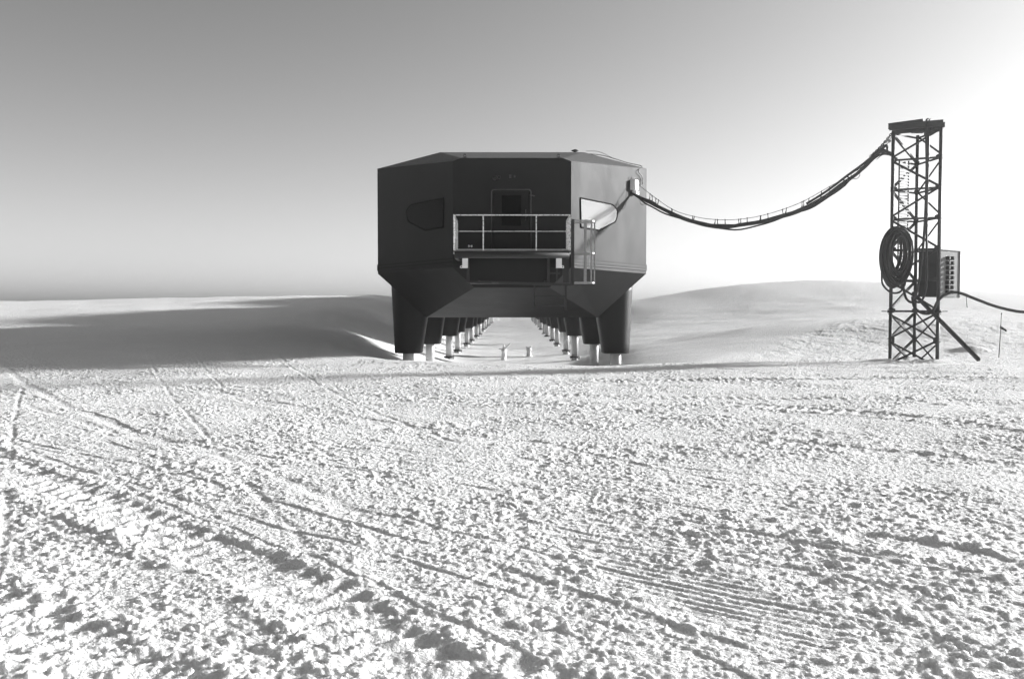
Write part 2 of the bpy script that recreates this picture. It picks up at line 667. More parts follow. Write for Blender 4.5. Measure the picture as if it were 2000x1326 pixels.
def detail_height(x, y, s):
    """snow surface relief: clods, trodden crust, vehicle tracks. Only outside the scoop."""
    rough = (1 - sst(-0.6, 1.6, s)) * (1 - 0.6 * sst(44, 80, np.hypot(x, y)))
    # the mound by the mast is wind-packed and smoother
    smoothz = sst(27.5, 30.5, y) * sst(7, 10, x)
    rough = rough * (1 - 0.1 * smoothz)
    wx = x + 0.05 * fbm(x, y, 0.22, 2, 40)
    wy = y + 0.05 * fbm(x, y, 0.22, 2, 41)
    patch = 0.30 + 1.0 * sst(0.15, 0.8, 0.5 + 0.75 * fbm(x * 0.8 + y * 0.6, y * 0.8 - x * 0.6, 1.6, 3, 20))
    z = 0.012 * fbm(x, y, 0.9, 2, 21)
    # crumbly crust: rounded crumbs with creases between them, many sizes
    lam, amp = 0.32, 0.011
    for k in range(6):
        n = np.abs(perlin(wx / lam + 7.7 * k, wy / lam + 3.3 * k, 200 + k))
        z += (patch if k < 5 else 1.0) * amp * (n - 0.3)
        lam *= 0.52
        amp *= 0.62
    z += patch * 0.16 * lumps(wx, wy, 0.15, 0.45, 51, 0.12, 0.36, 0.24)
    z += patch * 0.085 * lumps(wx + 3, wy + 5, 0.08, 0.55, 52, 0.18, 0.45, 0.40)
    # bigger turned-up blocks here and there
    z += 0.04 * lumps(wx - 3, wy + 2, 0.04, 0.6, 53, 0.2, 0.5, 0.5)
    big = np.clip(fbm(x, y, 3.1, 2, 60) * 2.2 - 0.15, 0, 1)
    z += big * 0.42 * lumps(wx, wy, 0.42, 0.22, 54, 0.10, 0.24, 0.26)
    # directional combing by blades
    comb = np.clip(fbm(x, y, 2.4, 2, 61) * 1.6 + 0.3, 0, 1)
    z += comb * 0.007 * perlin((x * 0.66 + y * 0.75) / 0.075, (x * 0.75 - y * 0.66) / 1.3, 70)
    # hummocky wind-packed bank round and behind the mast
    z += smoothz * (0.04 * (np.abs(perlin(wx / 0.9, wy / 1.3, 141)) - 0.3) + 0.022 * (np.abs(perlin(wx / 0.42, wy / 0.6, 142)) - 0.3))
    near = np.hypot(x, y) < 36
    xs, ys = x[near], y[near]
    zt = z[near].copy()
    for k, (kind, line, w, st) in enumerate(TRACKS):
        # cheap reject
        lx = [p[0] for p in line]
        ly = [p[1] for p in line]
        sel = (xs > min(lx) - 1.2) & (xs < max(lx) + 1.2) & (ys > min(ly) - 1.2) & (ys < max(ly) + 1.2)
        if not sel.any():
            continue
        X, Y = xs[sel], ys[sel]
        d, arc = track_field(X, Y, line)
        wob = 0.035 * perlin(arc / 0.5, d * 0 + k * 3.7, 80 + k)
        d = d + wob
        h = zt[sel]
        ad = np.abs(d)
        if kind == 'tread':
            ins = 1 - sst(w * 0.42, w * 0.55, ad)
            lug = np.sin(arc * 2 * np.pi / 0.21 + 1.5 * perlin(arc / 0.7, d / 0.3, 90 + k))
            lug = sst(-0.5, 0.7, lug) * (0.6 + 0.8 * np.clip(0.5 + perlin(X / 0.16, Y / 0.16, 94 + k), 0, 1))
            vis = sst(-0.45, 0.15, perlin(arc / 1.6, d * 0 + 7.7 * k, 91))
            floor = -0.024 + 0.026 * lug * (0.4 + 0.6 * vis) + 0.9 * h
            berm = np.exp(-((ad - w * 0.68) / 0.10) ** 2)
            h2 = h * (1 - ins) + floor * ins * st + h * ins * (1 - st)
            h2 = h2 + st * berm * (0.008 + 0.4 * np.clip(h, 0, 1) + 0.2 * lumps(X, Y, 0.2, 0.6, 95 + k, 0.2, 0.5, 0.27))
        elif kind == 'wall':
            on = sst(-0.55, 0.15, perlin(arc / 0.9, d * 0 + 3.1 * k, 92 + k))
            edge = sst(-0.012, 0.012, d)
            prof = edge * np.exp(-np.maximum(d, 0) / (w * 2.2)) * 0.0105 - (1 - edge) * np.exp(-np.maximum(-d, 0) / (w * 1.6)) * 0.005
            flat = np.exp(-(ad / (w * 1.1)) ** 2) * 0.35 * on
            h2 = h * (1 - flat) + prof * on * st
        else:
            g = np.exp(-(ad / (w * 0.5)) ** 2)
            on = sst(-0.5, 0.0, perlin(arc / 1.7, d * 0 + 5.3 * k, 93 + k))
            h2 = h * (1 - 0.45 * g * on) - 0.014 * st * g * on + 0.004 * st * on * np.exp(-((ad - w * 0.75) / (w * 0.3)) ** 2)
        zt[sel] = h2
    # groomed corduroy patch
    c = np.array(CORD)
    sel = (xs > c[:, 0].min() - 0.3) & (xs < c[:, 0].max() + 0.3) & (ys > c[:, 1].min() - 0.3) & (ys < c[:, 1].max() + 0.3)
    X, Y = xs[sel], ys[sel]
    ins = np.zeros(X.shape, dtype=bool)
    dmin = np.full(X.shape, 1e9)
    for i in range(len(c)):
        ax, ay = c[i]
        bx, by = c[(i + 1) % len(c)]
        dd, _ = seg_dist(X, Y, ax, ay, bx, by)
        dmin = np.minimum(dmin, dd)
        cc = (ay > Y) != (by > Y)
        ins ^= cc & (X < ax + (Y - ay) * (bx - ax) / (by - ay))
    mk = sst(0, 0.35, np.where(ins, dmin, 0))
    dirv = Vector(c[1]) - Vector(c[0])
    dirv.normalize()
    pd = -dirv.y * X + dirv.x * Y
    al = dirv.x * X + dirv.y * Y
    pd = pd + 0.02 * perlin(al / 0.6, pd / 0.6, 120)
    cor = 0.0045 * np.sin(pd * 2 * np.pi / 0.075) * (0.5 + 0.8 * np.clip(0.5 + perlin(al / 0.35, pd / 0.1, 121), 0, 1))
    zt[sel] = zt[sel] * (1 - 0.65 * mk) + (cor - 0.01) * mk
    z[near] = zt
    return z * rough


def ground_height(x, y):
    x = np.asarray(x, dtype=np.float64)
    y = np.asarray(y, dtype=np.float64)
    z, s = base_height(x, y)
    return z + detail_height(x, y, s)


def gz(x, y):
    return float(ground_height(np.array([float(x)]), np.array([float(y)]))[0])


def bz(x, y):
    return float(base_height(np.array([float(x)]), np.array([float(y)]))[0][0])


def build_ground():
    half = math.radians(37)
    fine = np.arange(-half, half, 0.00108)
    coarse = np.linspace(half, 2 * math.pi - half, 90)[:-1]
    th = np.concatenate([fine, coarse])
    radii = [0.6, 1.2, 2.0, 2.8]
    r = 3.35
    while r < 30:
        radii.append(r)
        r *= 1.0029
    while r < 48:
        radii.append(r)
        r *= 1.0037
    while r < 130:
        radii.append(r)
        r *= 1.008
    while r < 2200:
        radii.append(r)
        r *= 1.06
    rr = np.array(radii)
    R, T = np.meshgrid(rr, th, indexing='ij')
    X = (R * np.sin(T)).ravel()
    Y = (R * np.cos(T)).ravel()
    Z = ground_height(X, Y)
    nr, nc = R.shape
    V = np.stack([X, Y, Z], 1).astype(np.float32)
    V = np.vstack([V, np.array([[0, 0, 0]], dtype=np.float32)])
    i = np.arange(nr - 1)[:, None]
    j = np.arange(nc)[None, :]
    j2 = (j + 1) % nc
    F = np.stack(np.broadcast_arrays(i * nc + j, i * nc + j2, (i + 1) * nc + j2, (i + 1) * nc + j), -1).reshape(-1, 4)[:, ::-1]
    nq = len(F)
    c = nr * nc
    tri = np.stack([np.full(nc, c), (np.arange(nc) + 1) % nc, np.arange(nc)], 1)
    me = bpy.data.meshes.new('snow_ground')
    me.vertices.add(len(V))
    me.vertices.foreach_set('co', V.ravel())
    me.loops.add(nq * 4 + nc * 3)
    me.loops.foreach_set('vertex_index', np.concatenate([F.ravel(), tri.ravel()]).astype(np.int32))
    me.polygons.add(nq + nc)
    ls = np.concatenate([np.arange(nq) * 4, nq * 4 + np.arange(nc) * 3]).astype(np.int32)
    me.polygons.foreach_set('loop_start', ls)
    me.update(calc_edges=True)
    me.validate()
    me.polygons.foreach_set('use_smooth', np.ones(nq + nc, dtype=bool))
    me.materials.append(M['snow'])
    o = bpy.data.objects.new('snow_ground', me)
    COL.objects.link(o)
    o['kind'] = 'structure'
    print('ground quads', nq)
    return o


build_ground()
# ------------------------------------------------------------------ station modules
Y0 = 30.0                       # front face of the nearest module
LEN = 23.0
PITCHM = 24.0                   # module to module
FLOOR = -2.4


def hull_points():
    f = dict(A=(1.73, 30.0, 6.87), B=(2.03, 30.0, 6.76), C=(2.03, 30.0, 3.13), D=(1.30, 30.25, 2.45), E=(3.54, 36.0, 1.36),
             W=(5.35, 34.8, 7.27), V=(5.35, 34.8, 3.11), R=(2.97, 36.35, 8.2))
    pts = {}
    for k, (x, y, z) in f.items():
        pts[k + 'r'] = Vector((x, y, z))
        pts[k + 'l'] = Vector((-x, y, z))
        yb = 2 * Y0 + LEN - y
        pts[k + 'R'] = Vector((x, yb, z))      # rear end
        pts[k + 'L'] = Vector((-x, yb, z))
    return pts


HP = hull_points()


def poly_mesh(faces):
    mb = MB()
    names = sorted({n for f in faces for n in f})
    idx = {n: i for i, n in enumerate(names)}
    mb.add([HP[n] for n in names], [tuple(idx[n] for n in f) for f in faces])
    return mb


def facet_n(a, b, c):
    n = (HP[b] - HP[a]).cross(HP[c] - HP[a]).normalized()
    return n


NR = facet_n('Br', 'Cr', 'Vr')
if NR.x < 0:
    NR = -NR
NL = Vector((-NR.x, NR.y, NR.z))


def rounded(pts, radii, seg=5):
    out = []
    n = len(pts)
    for i in range(n):
        p, a, b = pts[i], pts[i - 1], pts[(i + 1) % n]
        r = radii[i]
        if r <= 0:
            out.append(p.copy())
            continue
        u = (a - p)
        v = (b - p)
        ra = min(r, u.length * 0.45)
        rb = min(r, v.length * 0.45)
        s, e = p + u.normalized() * ra, p + v.normalized() * rb
        for k in range(seg + 1):
            t = k / seg
            out.append(s * (1 - t) ** 2 + p * 2 * t * (1 - t) + e * t * t)
    return out


WIN_R = [on_plane(px, py, HP['Br'], NR) for px, py in ((1133, 387), (1197, 400), (1206, 412), (1203, 433), (1169, 450), (1134, 444))]
WIN_RAD = [0.03, 0.16, 0.14, 0.2, 0.06, 0.03]


def make_window(parent, side, painted_sky=False):
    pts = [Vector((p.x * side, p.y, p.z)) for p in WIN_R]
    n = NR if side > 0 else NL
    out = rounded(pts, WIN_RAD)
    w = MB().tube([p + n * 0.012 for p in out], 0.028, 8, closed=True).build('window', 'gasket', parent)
    MB().prism([p + n * 0.002 for p in out], n, 0.014).build('pane', 'painted_sky' if painted_sky else 'glass', w)
    return w


def side_window(parent, side, y):
    x = 5.35 * side
    n = Vector((side, 0, 0))
    pts = [Vector((x, y - 0.9, 4.75)), Vector((x, y + 0.9, 4.75)), Vector((x, y + 0.9, 5.75)), Vector((x, y - 0.9, 5.75))]
    out = rounded(pts, [0.2] * 4)
    w = MB().tube([p + n * 0.012 for p in out], 0.03, 6, closed=True).build('window', 'gasket', parent)
    MB().prism([p + n * 0.002 for p in out], n, 0.014).build('pane', 'glass', w)


def superring(cx, cy, z, ax0, ax1, ay, n=28, e=3.2):
    """rounded-rectangle ring, inner (flat) and outer half widths may differ."""
    out = []
    for k in range(n):
        t = 2 * math.pi * k / n
        c, s = math.cos(t), math.sin(t)
        ex = 2.0 / (2.1 if c > 0 else 4.5)
        ey = 2.0 / (2.1 if c > 0 else 4.5)
        x = (ax1 if c > 0 else ax0) * math.copysign(abs(c) ** ex, c)
        y = ay * math.copysign(abs(s) ** ey, s)
        out.append(Vector((cx + x, cy + y, z)))
    return out


PX = 4.41


def make_leg(parent, side, y):
    """white-footed leg: dark tapering fairing, white pillar, flange and foot"""
    rings = []
    for k in range(9):
        t = k / 8.0
        z = -0.13 + t * 2.95
        inner = 3.83 + (3.36 - 3.83) * t
        outer = 4.98 + (5.12 - 4.98) * t
        cx = 4.40
        ring = superring(0, y, z, cx - inner, outer - cx, 0.62 + 0.20 * t)
        rings.append([Vector(((cx + p.x) * side, p.y, p.z)) for p in ring])
    lo = [Vector(((abs(v.x) - 4.40) * 0.97 * side + 4.40 * side, (v.y - y) * 0.97 + y, v.z - 0.025)) for v in rings[0]]
    leg = MB().loft([lo] + rings).build('leg', 'leg', parent)
    c = PX * side
    MB().cyl((c, y, 0.3), (c, y, -1.62), 0.235, 28).build('pillar', 'pillar', leg)
    fl = MB()
    fl.cyl((c, y, -1.60), (c, y, -1.68), 0.36, 24)
    for k in range(8):
        t = k * math.pi / 4
        fl.cyl((c + 0.3 * math.cos(t), y + 0.3 * math.sin(t), -1.57), (c + 0.3 * math.cos(t), y + 0.3 * math.sin(t), -1.80), 0.025, 6)
    fl.build('flange', 'dark_steel', leg)
    ft = MB()
    ft.cyl((c, y, -1.68), (c, y, -2.2), 0.22, 16, 0.27)
    for k in range(4):
        t = k * math.pi / 2 + 0.4
        ft.bar((c + 0.2 * math.cos(t), y + 0.2 * math.sin(t), -1.7), (c + 0.42 * math.cos(t), y + 0.42 * math.sin(t), -2.35), 0.06, 0.06)
    ft.build('foot', 'ice', leg)
    # long ski under the foot, up-turned ends
    sk = MB()
    prof = [(-1.9, 0.22), (-1.6, 0.04), (-1.3, 0), (1.3, 0), (1.6, 0.04), (1.9, 0.22)]
    ring = []
    for dy, dz in prof:
        ring.append([Vector((c - 0.5, y + dy, -2.42 + dz)), Vector((c + 0.5, y + dy, -2.42 + dz)), Vector((c + 0.5, y + dy, -2.32 + dz)), Vector((c - 0.5, y + dy, -2.32 + dz))])
    sk.loft(ring, smooth=False)
    sk.build('ski', 'dark_steel', leg)
    return leg


def make_shell(root, windows=True, painted_sky=False):
    hull = poly_mesh([
        ('Al', 'Ar', 'Br', 'Cr', 'Cl', 'Bl'), ('Cl', 'Cr', 'Dr', 'Dl'), ('Dl', 'Dr', 'Er', 'El'),
        ('Br', 'Cr', 'Vr', 'Wr'), ('Bl', 'Cl', 'Vl', 'Wl'), ('Cr', 'Dr', 'Er', 'Vr'), ('Cl', 'Dl', 'El', 'Vl'),
        ('Vr', 'Wr', 'WR', 'VR'), ('Vl', 'Wl', 'WL', 'VL'), ('Er', 'Vr', 'VR', 'ER'), ('El', 'Vl', 'VL', 'EL'), ('El', 'Er', 'ER', 'EL'),
        ('AL', 'AR', 'BR', 'CR', 'CL', 'BL'), ('CL', 'CR', 'DR', 'DL'), ('DL', 'DR', 'ER', 'EL'),
        ('BR', 'CR', 'VR', 'WR'), ('BL', 'CL', 'VL', 'WL'), ('CR', 'DR', 'ER', 'VR'), ('CL', 'DL', 'EL', 'VL'),
    ])
    hull.build('hull', 'hull', root)
    roof = poly_mesh([
        ('Al', 'Ar', 'Rr', 'Rl'), ('Ar', 'Br', 'Wr'), ('Ar', 'Wr', 'Rr'), ('Al', 'Bl', 'Wl'), ('Al', 'Wl', 'Rl'),
        ('Wr', 'WR', 'RR', 'Rr'), ('Wl', 'WL', 'RL', 'Rl'), ('Rl', 'Rr', 'RR', 'RL'),
        ('AL', 'AR', 'RR', 'RL'), ('AR', 'BR', 'WR'), ('AR', 'WR', 'RR'), ('AL', 'BL', 'WL'), ('AL', 'WL', 'RL'),
    ])
    roof.build('roof', 'roof', root)
    # belt running round the waist: a proud band between two seams
    loop = ['Cl', 'Cr', 'Vr', 'VR', 'CR', 'CL', 'VL', 'Vl']
    cen = Vector((0, Y0 + LEN / 2, 0))

    def ring(z, off):
        pts = [Vector((HP[k].x, HP[k].y, z)) for k in loop]
        m = len(pts)
        out = []
        for i in range(m):
            a, p, b = pts[i - 1], pts[i], pts[(i + 1) % m]
            d1, d2 = (p - a).normalized(), (b - p).normalized()
            n1, n2 = Vector((d1.y, -d1.x, 0)), Vector((d2.y, -d2.x, 0))
            if n1.dot(p - cen) < 0:
                n1, n2 = -n1, -n2
            bis = (n1 + n2).normalized()
            out.append(p + bis * (off / max(0.4, bis.dot(n1))))
        return out
    belt = MB().loft([ring(3.23, -0.02), ring(3.23, 0.028), ring(3.47, 0.028), ring(3.47, -0.02)], cap=False, smooth=False).build('belt', 'belt', root)
    for z in (3.255, 3.375):
        MB().loft([ring(z, 0.02), ring(z, 0.034), ring(z + 0.022, 0.034), ring(z + 0.022, 0.02)], cap=False, smooth=False).build('seam', 'seam', belt)
    if windows:
        make_window(root, 1, painted_sky)
        make_window(root, -1)
    for s in (-1, 1):
        for y in (Y0 + 8.5, Y0 + 12.5):
            side_window(root, s, y)
        for y in (37.0, 46.7):
            make_leg(root, s, y)
    # lifting eyes on the front edge of the roof
    for x in (-1.62, 1.6):
        e = MB()
        z = 6.87 + 0.06
        e.box((x - 0.09, 30.1, z - 0.06), (x + 0.09, 30.2, z - 0.03))
        e.tube([Vector((x + 0.05 * math.cos(t), 30.15, z + 0.04 + 0.05 * math.sin(t))) for t in [k * math.pi / 5 for k in range(10)]], 0.014, 6, closed=True)
        e.build('lifting_eye', 'dark_steel', root)


def link_corridor(root, y):
    rings = []
    for k in range(9):
        s = 1.0 if k % 2 else 0.94
        yy = y + k * (PITCHM - LEN) / 8.0
        rings.append([Vector((x * s, yy, 5.0 + (z - 5.0) * s)) for x, z in ((-1.6, 3.5), (1.6, 3.5), (1.9, 4.0), (1.9, 6.1), (1.6, 6.6), (-1.6, 6.6), (-1.9, 6.1), (-1.9, 4.0))])
    MB().loft(rings, cap=False, smooth=False).build('link_bellows', 'gasket', root)


# ---- nearest module with its door, balcony and ladder
front = empty('station_module', (0, Y0 + LEN / 2, FLOOR))
tag(front, 'nearest dark faceted cabin module on white-footed legs, with door, balcony and caged ladder', 'station module', 'station modules in a row')
make_shell(front, painted_sky=True)
link_corridor(front, Y0 + LEN)

# door
door = MB().box((-0.63, 29.955, 3.60), (0.58, 30.02, 5.72)).build('door', 'door', front, bevel=0.02)
MB().box((-0.35, 29.93, 4.55), (0.30, 29.96, 5.58)).build('door_window', 'glass', door, bevel=0.01)
fr = rounded([Vector((-0.70, 29.95, 3.5)), Vector((-0.70, 29.95, 5.79)), Vector((0.65, 29.95, 5.79)), Vector((0.65, 29.95, 3.5))], [0, 0.1, 0.1, 0])
MB().tube(fr, 0.026, 6).build('door_frame', 'trim', door)
MB().tube([(0.47, 29.94, 4.75), (0.47, 29.88, 4.78), (0.47, 29.88, 5.06), (0.47, 29.94, 5.09)], 0.012, 6).build('handle', 'trim', door)
MB().bar((0.62, 29.91, 5.60), (0.79, 29.93, 5.57), 0.03, 0.03).build('hinge', 'trim', door)
# lamps and sensors over the door
for x, z, r in ((-0.58, 6.17, 0.085), (-0.44, 6.19, 0.06)):
    lamp = MB().tube([(x, 30.0, z), (x, 29.90, z), (x, 29.84, z - 0.01)], [r * 0.9, r, r * 0.75], 14).build('door_lamp', 'seam', front)
    MB().tube([Vector((x + r * 0.9 * math.cos(t), 29.835, z + r * 0.9 * math.sin(t))) for t in [k * math.pi / 8 for k in range(16)]], 0.008, 5, closed=True).build('bezel', 'trim', lamp)
MB().box((-0.10, 29.92, 6.19), (-0.02, 30.0, 6.29)).build('sensor', 'trim', front)
MB().box((0.06, 29.94, 6.21), (0.12, 30.0, 6.27)).build('sensor', 'trim', front)
for x in (-1.48, -1.39):
    MB().tube([(x, 30.0, 3.86), (x, 29.93, 3.86)], [0.04, 0.03], 10).build('wall_lamp', 'white', front)

# balcony
FY, BY = 28.1, 29.98
BX = 1.87
DZ = 3.58
balc = MB().box((-BX - 0.02, FY - 0.02, DZ - 0.05), (BX + 0.02, BY, DZ)).build('balcony', 'dark_steel', front)
MB().tube([(-BX + 0.02, FY + 0.03, DZ - 0.14), (BX - 0.02, FY + 0.03, DZ - 0.14)], 0.105, 12).build('edge_beam', 'dark_steel', balc)
for s in (-1, 1):
    MB().bar((s * (BX - 0.06), FY + 0.15, DZ - 0.15), (s * (BX - 0.06), BY, DZ - 0.15), 0.1, 0.18).build('side_beam', 'dark_steel', balc)
# toe board with stand-offs
toe = MB().box((-BX + 0.05, FY - 0.005, DZ + 0.045), (BX - 0.05, FY + 0.01, DZ + 0.055))
toe.box((-BX + 0.05, FY + 0.014, DZ + 0.002), (BX - 0.05, FY + 0.02, DZ + 0.05))
for x in (-1.27, -0.92, -0.3, 0.05, 0.42, 0.78, 1.1):
    toe.box((x - 0.04, FY - 0.008, DZ + 0.001), (x + 0.04, FY + 0.012, DZ + 0.046))
toe.build('toe_board', 'galv', balc)
posts = [(-BX, FY), (-0.925, FY), (0.78, FY), (BX, FY), (-BX, BY - 0.05), (BX, BY - 0.05)]
for x, y in posts:
    MB().box((x - 0.018, y - 0.018, DZ - 0.12), (x + 0.018, y + 0.018, DZ + 1.12)).build('post', 'rail', balc)
# second post of each side panel, set back a little
for s in (-1, 1):
    for y in (FY + 0.55, FY + 1.15):
        MB().box((s * BX - 0.018, y - 0.018, DZ), (s * BX + 0.018, y + 0.018, DZ + 1.10)).build('post', 'rail', balc)
for z, h in ((DZ + 1.14, 0.036), (DZ + 0.62, 0.018)):
    MB().box((-BX - 0.02, FY - 0.02, z - h / 2), (BX + 0.02, FY + 0.022, z + h / 2)).build('top_rail' if h > 0.03 else 'mid_rail', 'rail', balc, bevel=0.006)
    for s in (-1, 1):
        MB().box((s * BX - 0.02, FY + 0.024, z - h / 2), (s * BX + 0.02, BY - 0.03, z + h / 2)).build('top_rail' if h > 0.03 else 'mid_rail', 'rail', balc, bevel=0.006)
# diagonal ties of the side panels
for s in (-1, 1):
    for a in (0.1, 0.62):
        MB().bar((s * BX, FY + 0.05, DZ + a + 0.48), (s * BX, FY + 0.55, DZ + a), 0.022, 0.022).build('tie', 'rail', balc)
# wind mesh rimed with frost on the two ends
for s in (-1, 1):
    me = MB()
    for k in range(5):
        y = FY + 0.2 + 0.3 * k
        me.box((s * BX - 0.006, y - 0.02, DZ + 0.06), (s * BX + 0.006, y + 0.02, DZ + 1.1))
    me.build('frosted_slat', 'rail', balc)
# undercroft: dark equipment box, lower beam, struts
MB().box((-1.42, 29.0, 2.56), (1.20, 29.98, 3.38)).build('equipment_box', 'black', balc, bevel=0.02)
MB().bar((-1.42, 28.62, 2.60), (1.92, 28.62, 2.50), 0.09, 0.085).build('lower_beam', 'dark_steel', balc)
MB().box((-0.66, 28.565, 2.535), (-0.44, 28.58, 2.59)).build('label_plate', 'trim', balc)
for x in (-1.45, 1.20):
    MB().bar((x, 28.66, 2.58), (x, 28.66, 3.42), 0.09, 0.09).build('strut', 'dark_steel', balc)
for x in (-1.1, 1.1):
    MB().bar((x, 28.7, 2.58), (x, 29.98, 2.75), 0.07, 0.07).build('strut', 'dark_steel', balc)
MB().bar((1.24, 28.62, 2.88), (1.58, 28.62, 2.88), 0.05, 0.06).bar((1.48, 28.62, 2.62), (1.48, 28.62, 3.05), 0.06, 0.06).build('bracket', 'dark_steel', balc)
MB().box((1.66, 28.5, 2.56), (1.86, 28.58, 3.46)).build('end_plate', 'dark_steel', balc)
for s in (-1, 1):
    x = s * 1.515
    b = MB().box((x - 0.09, 28.12, 3.03), (x + 0.09, 28.30, 3.40)).build('white_box', 'white', balc, bevel=0.012)
    MB().tube([Vector((x + s * 0.12 + 0.034 * math.cos(t), 28.16, 3.06 + 0.034 * math.sin(t))) for t in [k * math.pi / 6 for k in range(12)]], 0.013, 6, closed=True).build('ring', 'white', b)

# ladder with safety cage at the right end of the balcony
LX, LY = 2.00, 28.55
lad = MB().bar((LX - 0.02, LY - 0.16, 2.48), (LX - 0.02, LY - 0.16, 4.62), 0.09, 0.06).build('caged_ladder', 'dark_steel', front)
MB().bar((LX - 0.02, LY + 0.28, 2.48), (LX - 0.02, LY + 0.28, 4.62), 0.06, 0.06).build('stile', 'dark_steel', lad)
for k in range(8):
    z = 2.62 + 0.26 * k
    MB().tube([(LX - 0.02, LY - 0.13, z), (LX - 0.02, LY + 0.25, z)], 0.014, 6).build('rung', 'galv', lad)
cc = Vector((LX + 0.02, LY + 0.06, 0))


def cage_pt(t):
    # D-shaped hoop, open towards the balcony
    return Vector((cc.x + 0.70 * max(0.0, math.sin(t)) ** 0.7, cc.y - 0.36 * math.cos(t), 0))


for z in (4.56, 3.52, 2.56):
    h = MB()
    ps = [cage_pt(k * math.pi / 16) for k in range(17)]
    for a, b in zip(ps[:-1], ps[1:]):
        h.bar(Vector((a.x, a.y, z)), Vector((b.x, b.y, z)), 0.012, 0.055)
    h.build('hoop', 'galv', lad)
for t in (0.42, 0.8, 1.25, 1.75, 2.2, 2.7):
    p = cage_pt(t)
    MB().box((p.x - 0.026, p.y - 0.008, 2.53), (p.x + 0.026, p.y + 0.008, 4.59)).build('cage_strap', 'galv', lad)
# lower swing-down ladder section
sw = MB().bar((1.76, 28.62, 2.47), (1.76, 28.60, 1.68), 0.07, 0.05).build('swing_ladder', 'dark_steel', front)
MB().bar((0.74, 28.62, 2.47), (0.74, 28.60, 1.72), 0.05, 0.04).build('stile', 'dark_steel', sw)
for z in (2.12, 1.82):
    MB().bar((0.76, 28.61, z), (1.73, 28.61, z), 0.035, 0.045).build('rung', 'dark_steel', sw)

# mushroom vent, roof aerial stubs
vx = at_y(1123, 298, 36.6)
MB().cyl((vx.x, 36.6, 8.18), (vx.x, 36.6, 8.30), 0.05, 10).tube([(vx.x, 36.6, 8.27), (vx.x, 36.6, 8.31), (vx.x, 36.6, 8.36)], [0.10, 0.17, 0.04], 14).build('roof_vent', 'dark_steel', front)

# white junction box where the overhead cables leave the right facet
JB = on_plane(1234, 362, HP['Br'], NR)
tdir = Vector((0, 0, 1)).cross(NR).normalized()
if tdir.x < 0:
    tdir = -tdir
mtx = Matrix((tdir.to_4d(), NR.to_4d(), Vector((0, 0, 1, 0)), Vector((0, 0, 0, 1)))).transposed()
mtx = Matrix.Translation(JB) @ Matrix(((tdir.x, NR.x, 0, 0), (tdir.y, NR.y, 0, 0), (0, 0, 1, 0), (0, 0, 0, 1)))
jb = MB().box((-0.15, 0.0, -0.20), (0.15, 0.22, 0.19), mtx).build('junction_box', 'white', front, bevel=0.02)
MB().box((-0.02, 0.02, -0.36), (0.26, 0.2, -0.22), mtx).build('cable_bracket', 'white', jb, bevel=0.02)

# ---- the further modules of the row (copies of a plain module)
plain = empty('station_module', (0, Y0 + LEN / 2, FLOOR))
make_shell(plain, windows=True)
link_corridor(plain, Y0 + LEN)
ords = ['second', 'third', 'fourth', 'fifth', 'sixth', 'seventh']
for i in range(6):
    r = plain if i == 5 else copy_tree(plain)
    r.location = (0, Y0 + LEN / 2 + PITCHM * (i + 1), FLOOR + (0.1 * i if i > 2 else 0))
    tag(r, '%s module from the camera in the raised row, only its legs and pillars showing underneath' % ords[i] if i < 5 else
        'farthest module of the raised row, only its legs and pillars showing underneath', 'station module', 'station modules in a row')

# ------------------------------------------------------------------ lattice mast
TC = Vector((13.26, 28.7, 0))
TS = 0.808
ANG = dict(R=-56.0, M=64.0, L=184.0)
LEGP = {k: Vector((TC.x + TS * math.cos(math.radians(a)), TC.y + TS * math.sin(math.radians(a)), 0)) for k, a in ANG.items()}
TOPZ = 7.52
mast = empty('lattice_mast', (TC.x, TC.y, 0))
tag(mast, 'dark three-legged steel lattice mast standing on the snow at right', 'mast')


def tp(k, z):
    return Vector((LEGP[k].x, LEGP[k].y, z))


for k in 'LMR':
    outw = (LEGP[k] - TC).normalized()
    zb = gz(LEGP[k].x, LEGP[k].y) - 0.15
    MB().cyl(tp(k, zb), tp(k, 1.60), 0.054, 10).build('leg', 'mast', mast)
    MB().cyl(tp(k, 1.66), tp(k, TOPZ), 0.054, 10).build('leg', 'mast', mast)
    # bolted joint flanges
    j = MB().cyl(tp(k, 1.58), tp(k, 1.68), 0.10, 12)
    side = outw.cross(Vector((0, 0, 1)))
    for s in (-1, 1):
        p = tp(k, 1.63) + side * 0.05 * s
        j.cyl(p, p + (outw + side * 0.2 * s) * 0.26, 0.014, 6)
    j.build('leg_joint', 'mast', mast)

